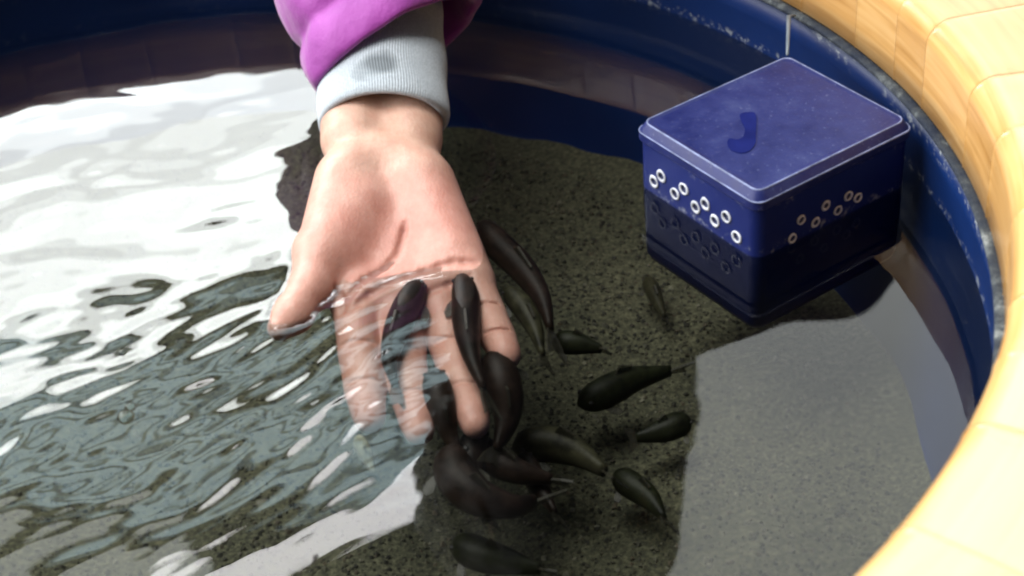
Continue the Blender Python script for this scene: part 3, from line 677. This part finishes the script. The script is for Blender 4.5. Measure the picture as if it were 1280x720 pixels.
# ------------------------------------------------------------------ fish
FT = [(0, .10, .12), (.03, .42, .46), (.08, .70, .74), (.16, .92, .95), (.28, 1.0, 1.04), (.42, .97, 1.04), (.56, .86, .95), (.70, .68, .80), (.82, .50, .64), (.92, .35, .52), (1.0, .24, .44)]
def make_fish(label, pts, width, mat, cat='fish'):
    """pts: (px, py, z) from snout to tail root; width: body width in metres"""
    P = catmull([at(px, py, z) for px, py, z in pts], 8); sl = np.concatenate([[0], np.cumsum(np.linalg.norm(np.diff(P, axis=0), axis=1))]); L = sl[-1]
    f = lambda t: np.array([np.interp(t*L, sl, P[:, k]) for k in range(3)])
    def frame(t):
        tg = f(min(t+.03, 1)) - f(max(t-.03, 0)); tg /= np.linalg.norm(tg); a_ = np.cross(tg, (0, 0, 1)); a_ /= np.linalg.norm(a_); return tg, a_, np.cross(a_, tg)
    V = []; Q = []; n = 14; hw = width/2; ts = np.linspace(0, 1, 22)
    for t in ts:
        wv = np.interp(t, [q[0] for q in FT], [q[1] for q in FT]); hv = np.interp(t, [q[0] for q in FT], [q[2] for q in FT]); c_ = f(t); tg, a_, b_ = frame(t)
        for k in range(n):
            an = 2*math.pi*k/n; V.append(c_ + a_*hw*wv*math.cos(an) + b_*hw*hv*math.sin(an)*(1.0 if math.sin(an) > 0 else .8))
    for i in range(len(ts)-1):
        for k in range(n): Q.append((i*n+k, i*n+(k+1) % n, (i+1)*n+(k+1) % n, (i+1)*n+k))
    Q.append(tuple(range(n))[::-1]); Q.append(tuple(range((len(ts)-1)*n, len(ts)*n)))
    fish = mesh_obj('fish', V, Q, mat); tag(fish, label, cat, 'fish gathered around the hand')
    def fin(name, outline, nrm, th=.0006):
        m = len(outline); up = [np.array(p) + nrm*th for p in outline]; dn = [np.array(p) - nrm*th for p in outline]
        mesh_obj(name, up + dn, [tuple(range(m)), tuple(range(m, 2*m))[::-1]] + [(i, m+i, m+(i+1) % m, (i+1) % m) for i in range(m)], FIN, fish, False)
    tg, a_, b_ = frame(1.0); e = f(1.0) - tg*.002; b2 = (b_*.8 + a_*.6); n2 = np.cross(tg, b2)
    fin('tail_fin', [e - b2*hw*.2, e + tg*L*.12 - b2*hw*.75, e + tg*L*.24 - b2*hw*1.0, e + tg*L*.17, e + tg*L*.24 + b2*hw*1.0, e + tg*L*.12 + b2*hw*.75, e + b2*hw*.2], n2)
    tg, a_, b_ = frame(.45); c_ = f(.40); c2 = f(.58)
    fin('dorsal_fin', [c_ + b_*hw*.9, c_ + tg*L*.06 + b_*hw*1.55, c2 + tg*L*.03 + b_*hw*1.15, c2 + b_*hw*.75], a_)
    tg, a_, b_ = frame(.22); c_ = f(.2)
    for sg in (-1, 1):
        p0 = c_ + a_*sg*hw*.85 - b_*hw*.3; out = a_*sg
        fin('pectoral_fin', [p0, p0 + out*hw*.45 + tg*L*.035 - b_*hw*.12, p0 + out*hw*.72 + tg*L*.09 - b_*hw*.2, p0 + out*hw*.62 + tg*L*.145 - b_*hw*.22, p0 + out*hw*.30 + tg*L*.14 - b_*hw*.15, p0 + tg*L*.07], b_, .00025)
        ec = f(.085) + a_*sg*hw*.62 + b_*hw*.30; bm = bmesh.new(); bmesh.ops.create_icosphere(bm, subdivisions=1, radius=hw*.17); me = bpy.data.meshes.new('eye'); bm.to_mesh(me); bm.free()
        me.materials.append(EYE); eo = bpy.data.objects.new('eye', me); COL.objects.link(eo); eo.location = ec; eo.parent = fish
    return fish
make_fish('dark fish lying on the palm, nearer the thumb, with its head between the fingers', [(527,350,-.0035),(512,378,-.0060),(497,412,-.0095),(487,448,-.013),(494,482,-.018)], .0155, FISH_BLACK)
make_fish('dark fish with its head on the palm beside the little finger', [(576,343,-.0030),(582,372,-.0050),(583,408,-.0085),(590,448,-.012),(604,486,-.018)], .0150, FISH_BLACK)
make_fish('black fish swimming along the outer edge of the little finger', [(600,278,-.020),(622,306,-.021),(652,336,-.023),(677,372,-.026),(688,412,-.030)], .0170, FISH_BLACK)
make_fish('small dark green fish just right of the little fingertip', [(690,428,-.045),(720,430,-.045),(752,437,-.046)], .0135, FISH_OLIVE)
make_fish('long olive fish lying slantwise between the hand and the pale reflection', [(722,506,-.085),(752,494,-.085),(790,476,-.086),(838,464,-.087)], .0185, FISH_OLIVE)
make_fish('short dark fish at the edge of the pale reflection', [(862,524,-.090),(842,534,-.090),(815,543,-.091),(795,548,-.091)], .0150, FISH_OLIVE)
make_fish('large black fish curled below the fingertips', [(566,556,-.040),(569,592,-.045),(596,622,-.050),(640,634,-.055),(668,628,-.058)], .0215, FISH_BLACK)
make_fish('black fish wedged between the middle and ring fingertips', [(541,462,-.019),(550,500,-.024),(560,538,-.036),(574,572,-.044)], .0150, FISH_BLACK)
make_fish('broad brown-black fish against the right side of the ring finger', [(612,440,-.020),(628,478,-.027),(634,520,-.038),(622,562,-.046)], .0195, FISH_BLACK)
make_fish('narrow dark fish below and right of the curled black fish', [(652,566,-.068),(664,592,-.070),(680,618,-.071),(694,642,-.072)], .0120, FISH_BLACK)
make_fish('olive fish near the gravel at the lower right of the group', [(768,592,-.095),(788,606,-.095),(812,624,-.096),(830,648,-.096)], .0150, FISH_OLIVE)
make_fish('small brown fish over the gravel left of the box', [(808,348,-.105),(818,368,-.105),(830,396,-.106)], .0100, FISH_MID)
make_fish('brown-olive fish touching the little fingertip', [(630,360,-.022),(652,382,-.025),(668,410,-.029),(678,444,-.034)], .0125, FISH_MID)
make_fish('dark olive fish at the bottom edge beneath the group', [(566,676,-.085),(600,694,-.086),(640,704,-.087),(676,712,-.088)], .0180, FISH_OLIVE)
make_fish('pale slender fish-shaped streak just below the index fingertip', [(446,545,-.030),(456,566,-.032),(468,592,-.034)], .0075, PALE_STREAK)  # slender pale streak, built with the fish shape
make_fish('brown fish half hidden under the dark group', [(640,560,-.075),(680,556,-.076),(720,566,-.077),(756,590,-.078)], .0200, FISH_MID)

make_fish('black fish pressed against the underside of the curled fish', [(588,548,-.052),(612,572,-.055),(646,590,-.058),(690,600,-.062)], .0170, FISH_BLACK)
make_fish('dark brown fish nosing the ring fingertip from below', [(601,534,-.045),(590,566,-.050),(588,600,-.056),(606,640,-.062)], .0165, FISH_BLACK)

# ------------------------------------------------------------------ small things on the water
def bubble(px, py, r, label):
    c = at(px, py, 0); z0 = float(ripple(np.array([c[0]]), np.array([c[1]]))[0]); V = []; Q = []; n1, n2 = 14, 6
    for j in range(n2):
        t = j/(n2-1)*math.pi/2
        for i in range(n1): V.append((c[0] + r*math.cos(t)*math.cos(2*math.pi*i/n1), c[1] + r*math.cos(t)*math.sin(2*math.pi*i/n1), z0 + r*.8*math.sin(t)))
    for j in range(n2-1):
        for i in range(n1): Q.append((j*n1+i, j*n1+(i+1) % n1, (j+1)*n1+(i+1) % n1, (j+1)*n1+i))
    o = mesh_obj('bubble', V, Q, BUBBLE); tag(o, label, 'bubble', 'bubbles on the ripples')
bubble(157, 521, .0042, 'largest round bubble on the rippled water at the left')
bubble(163, 508, .0026, 'small bubble touching the largest one from behind')
bubble(153, 440, .0022, 'lone bubble by the edge of the bright window reflection')
p = [at(391, 704, .0006), at(394, 700, .0007), at(393, 697, .0007), at(397, 694, .0006)]
tag(tube('debris_fleck', p, [.0007, .0009, .0009, .0006], DEBRIS, n=6), 'tiny dark bent fleck floating on the white lamp reflection', 'debris')
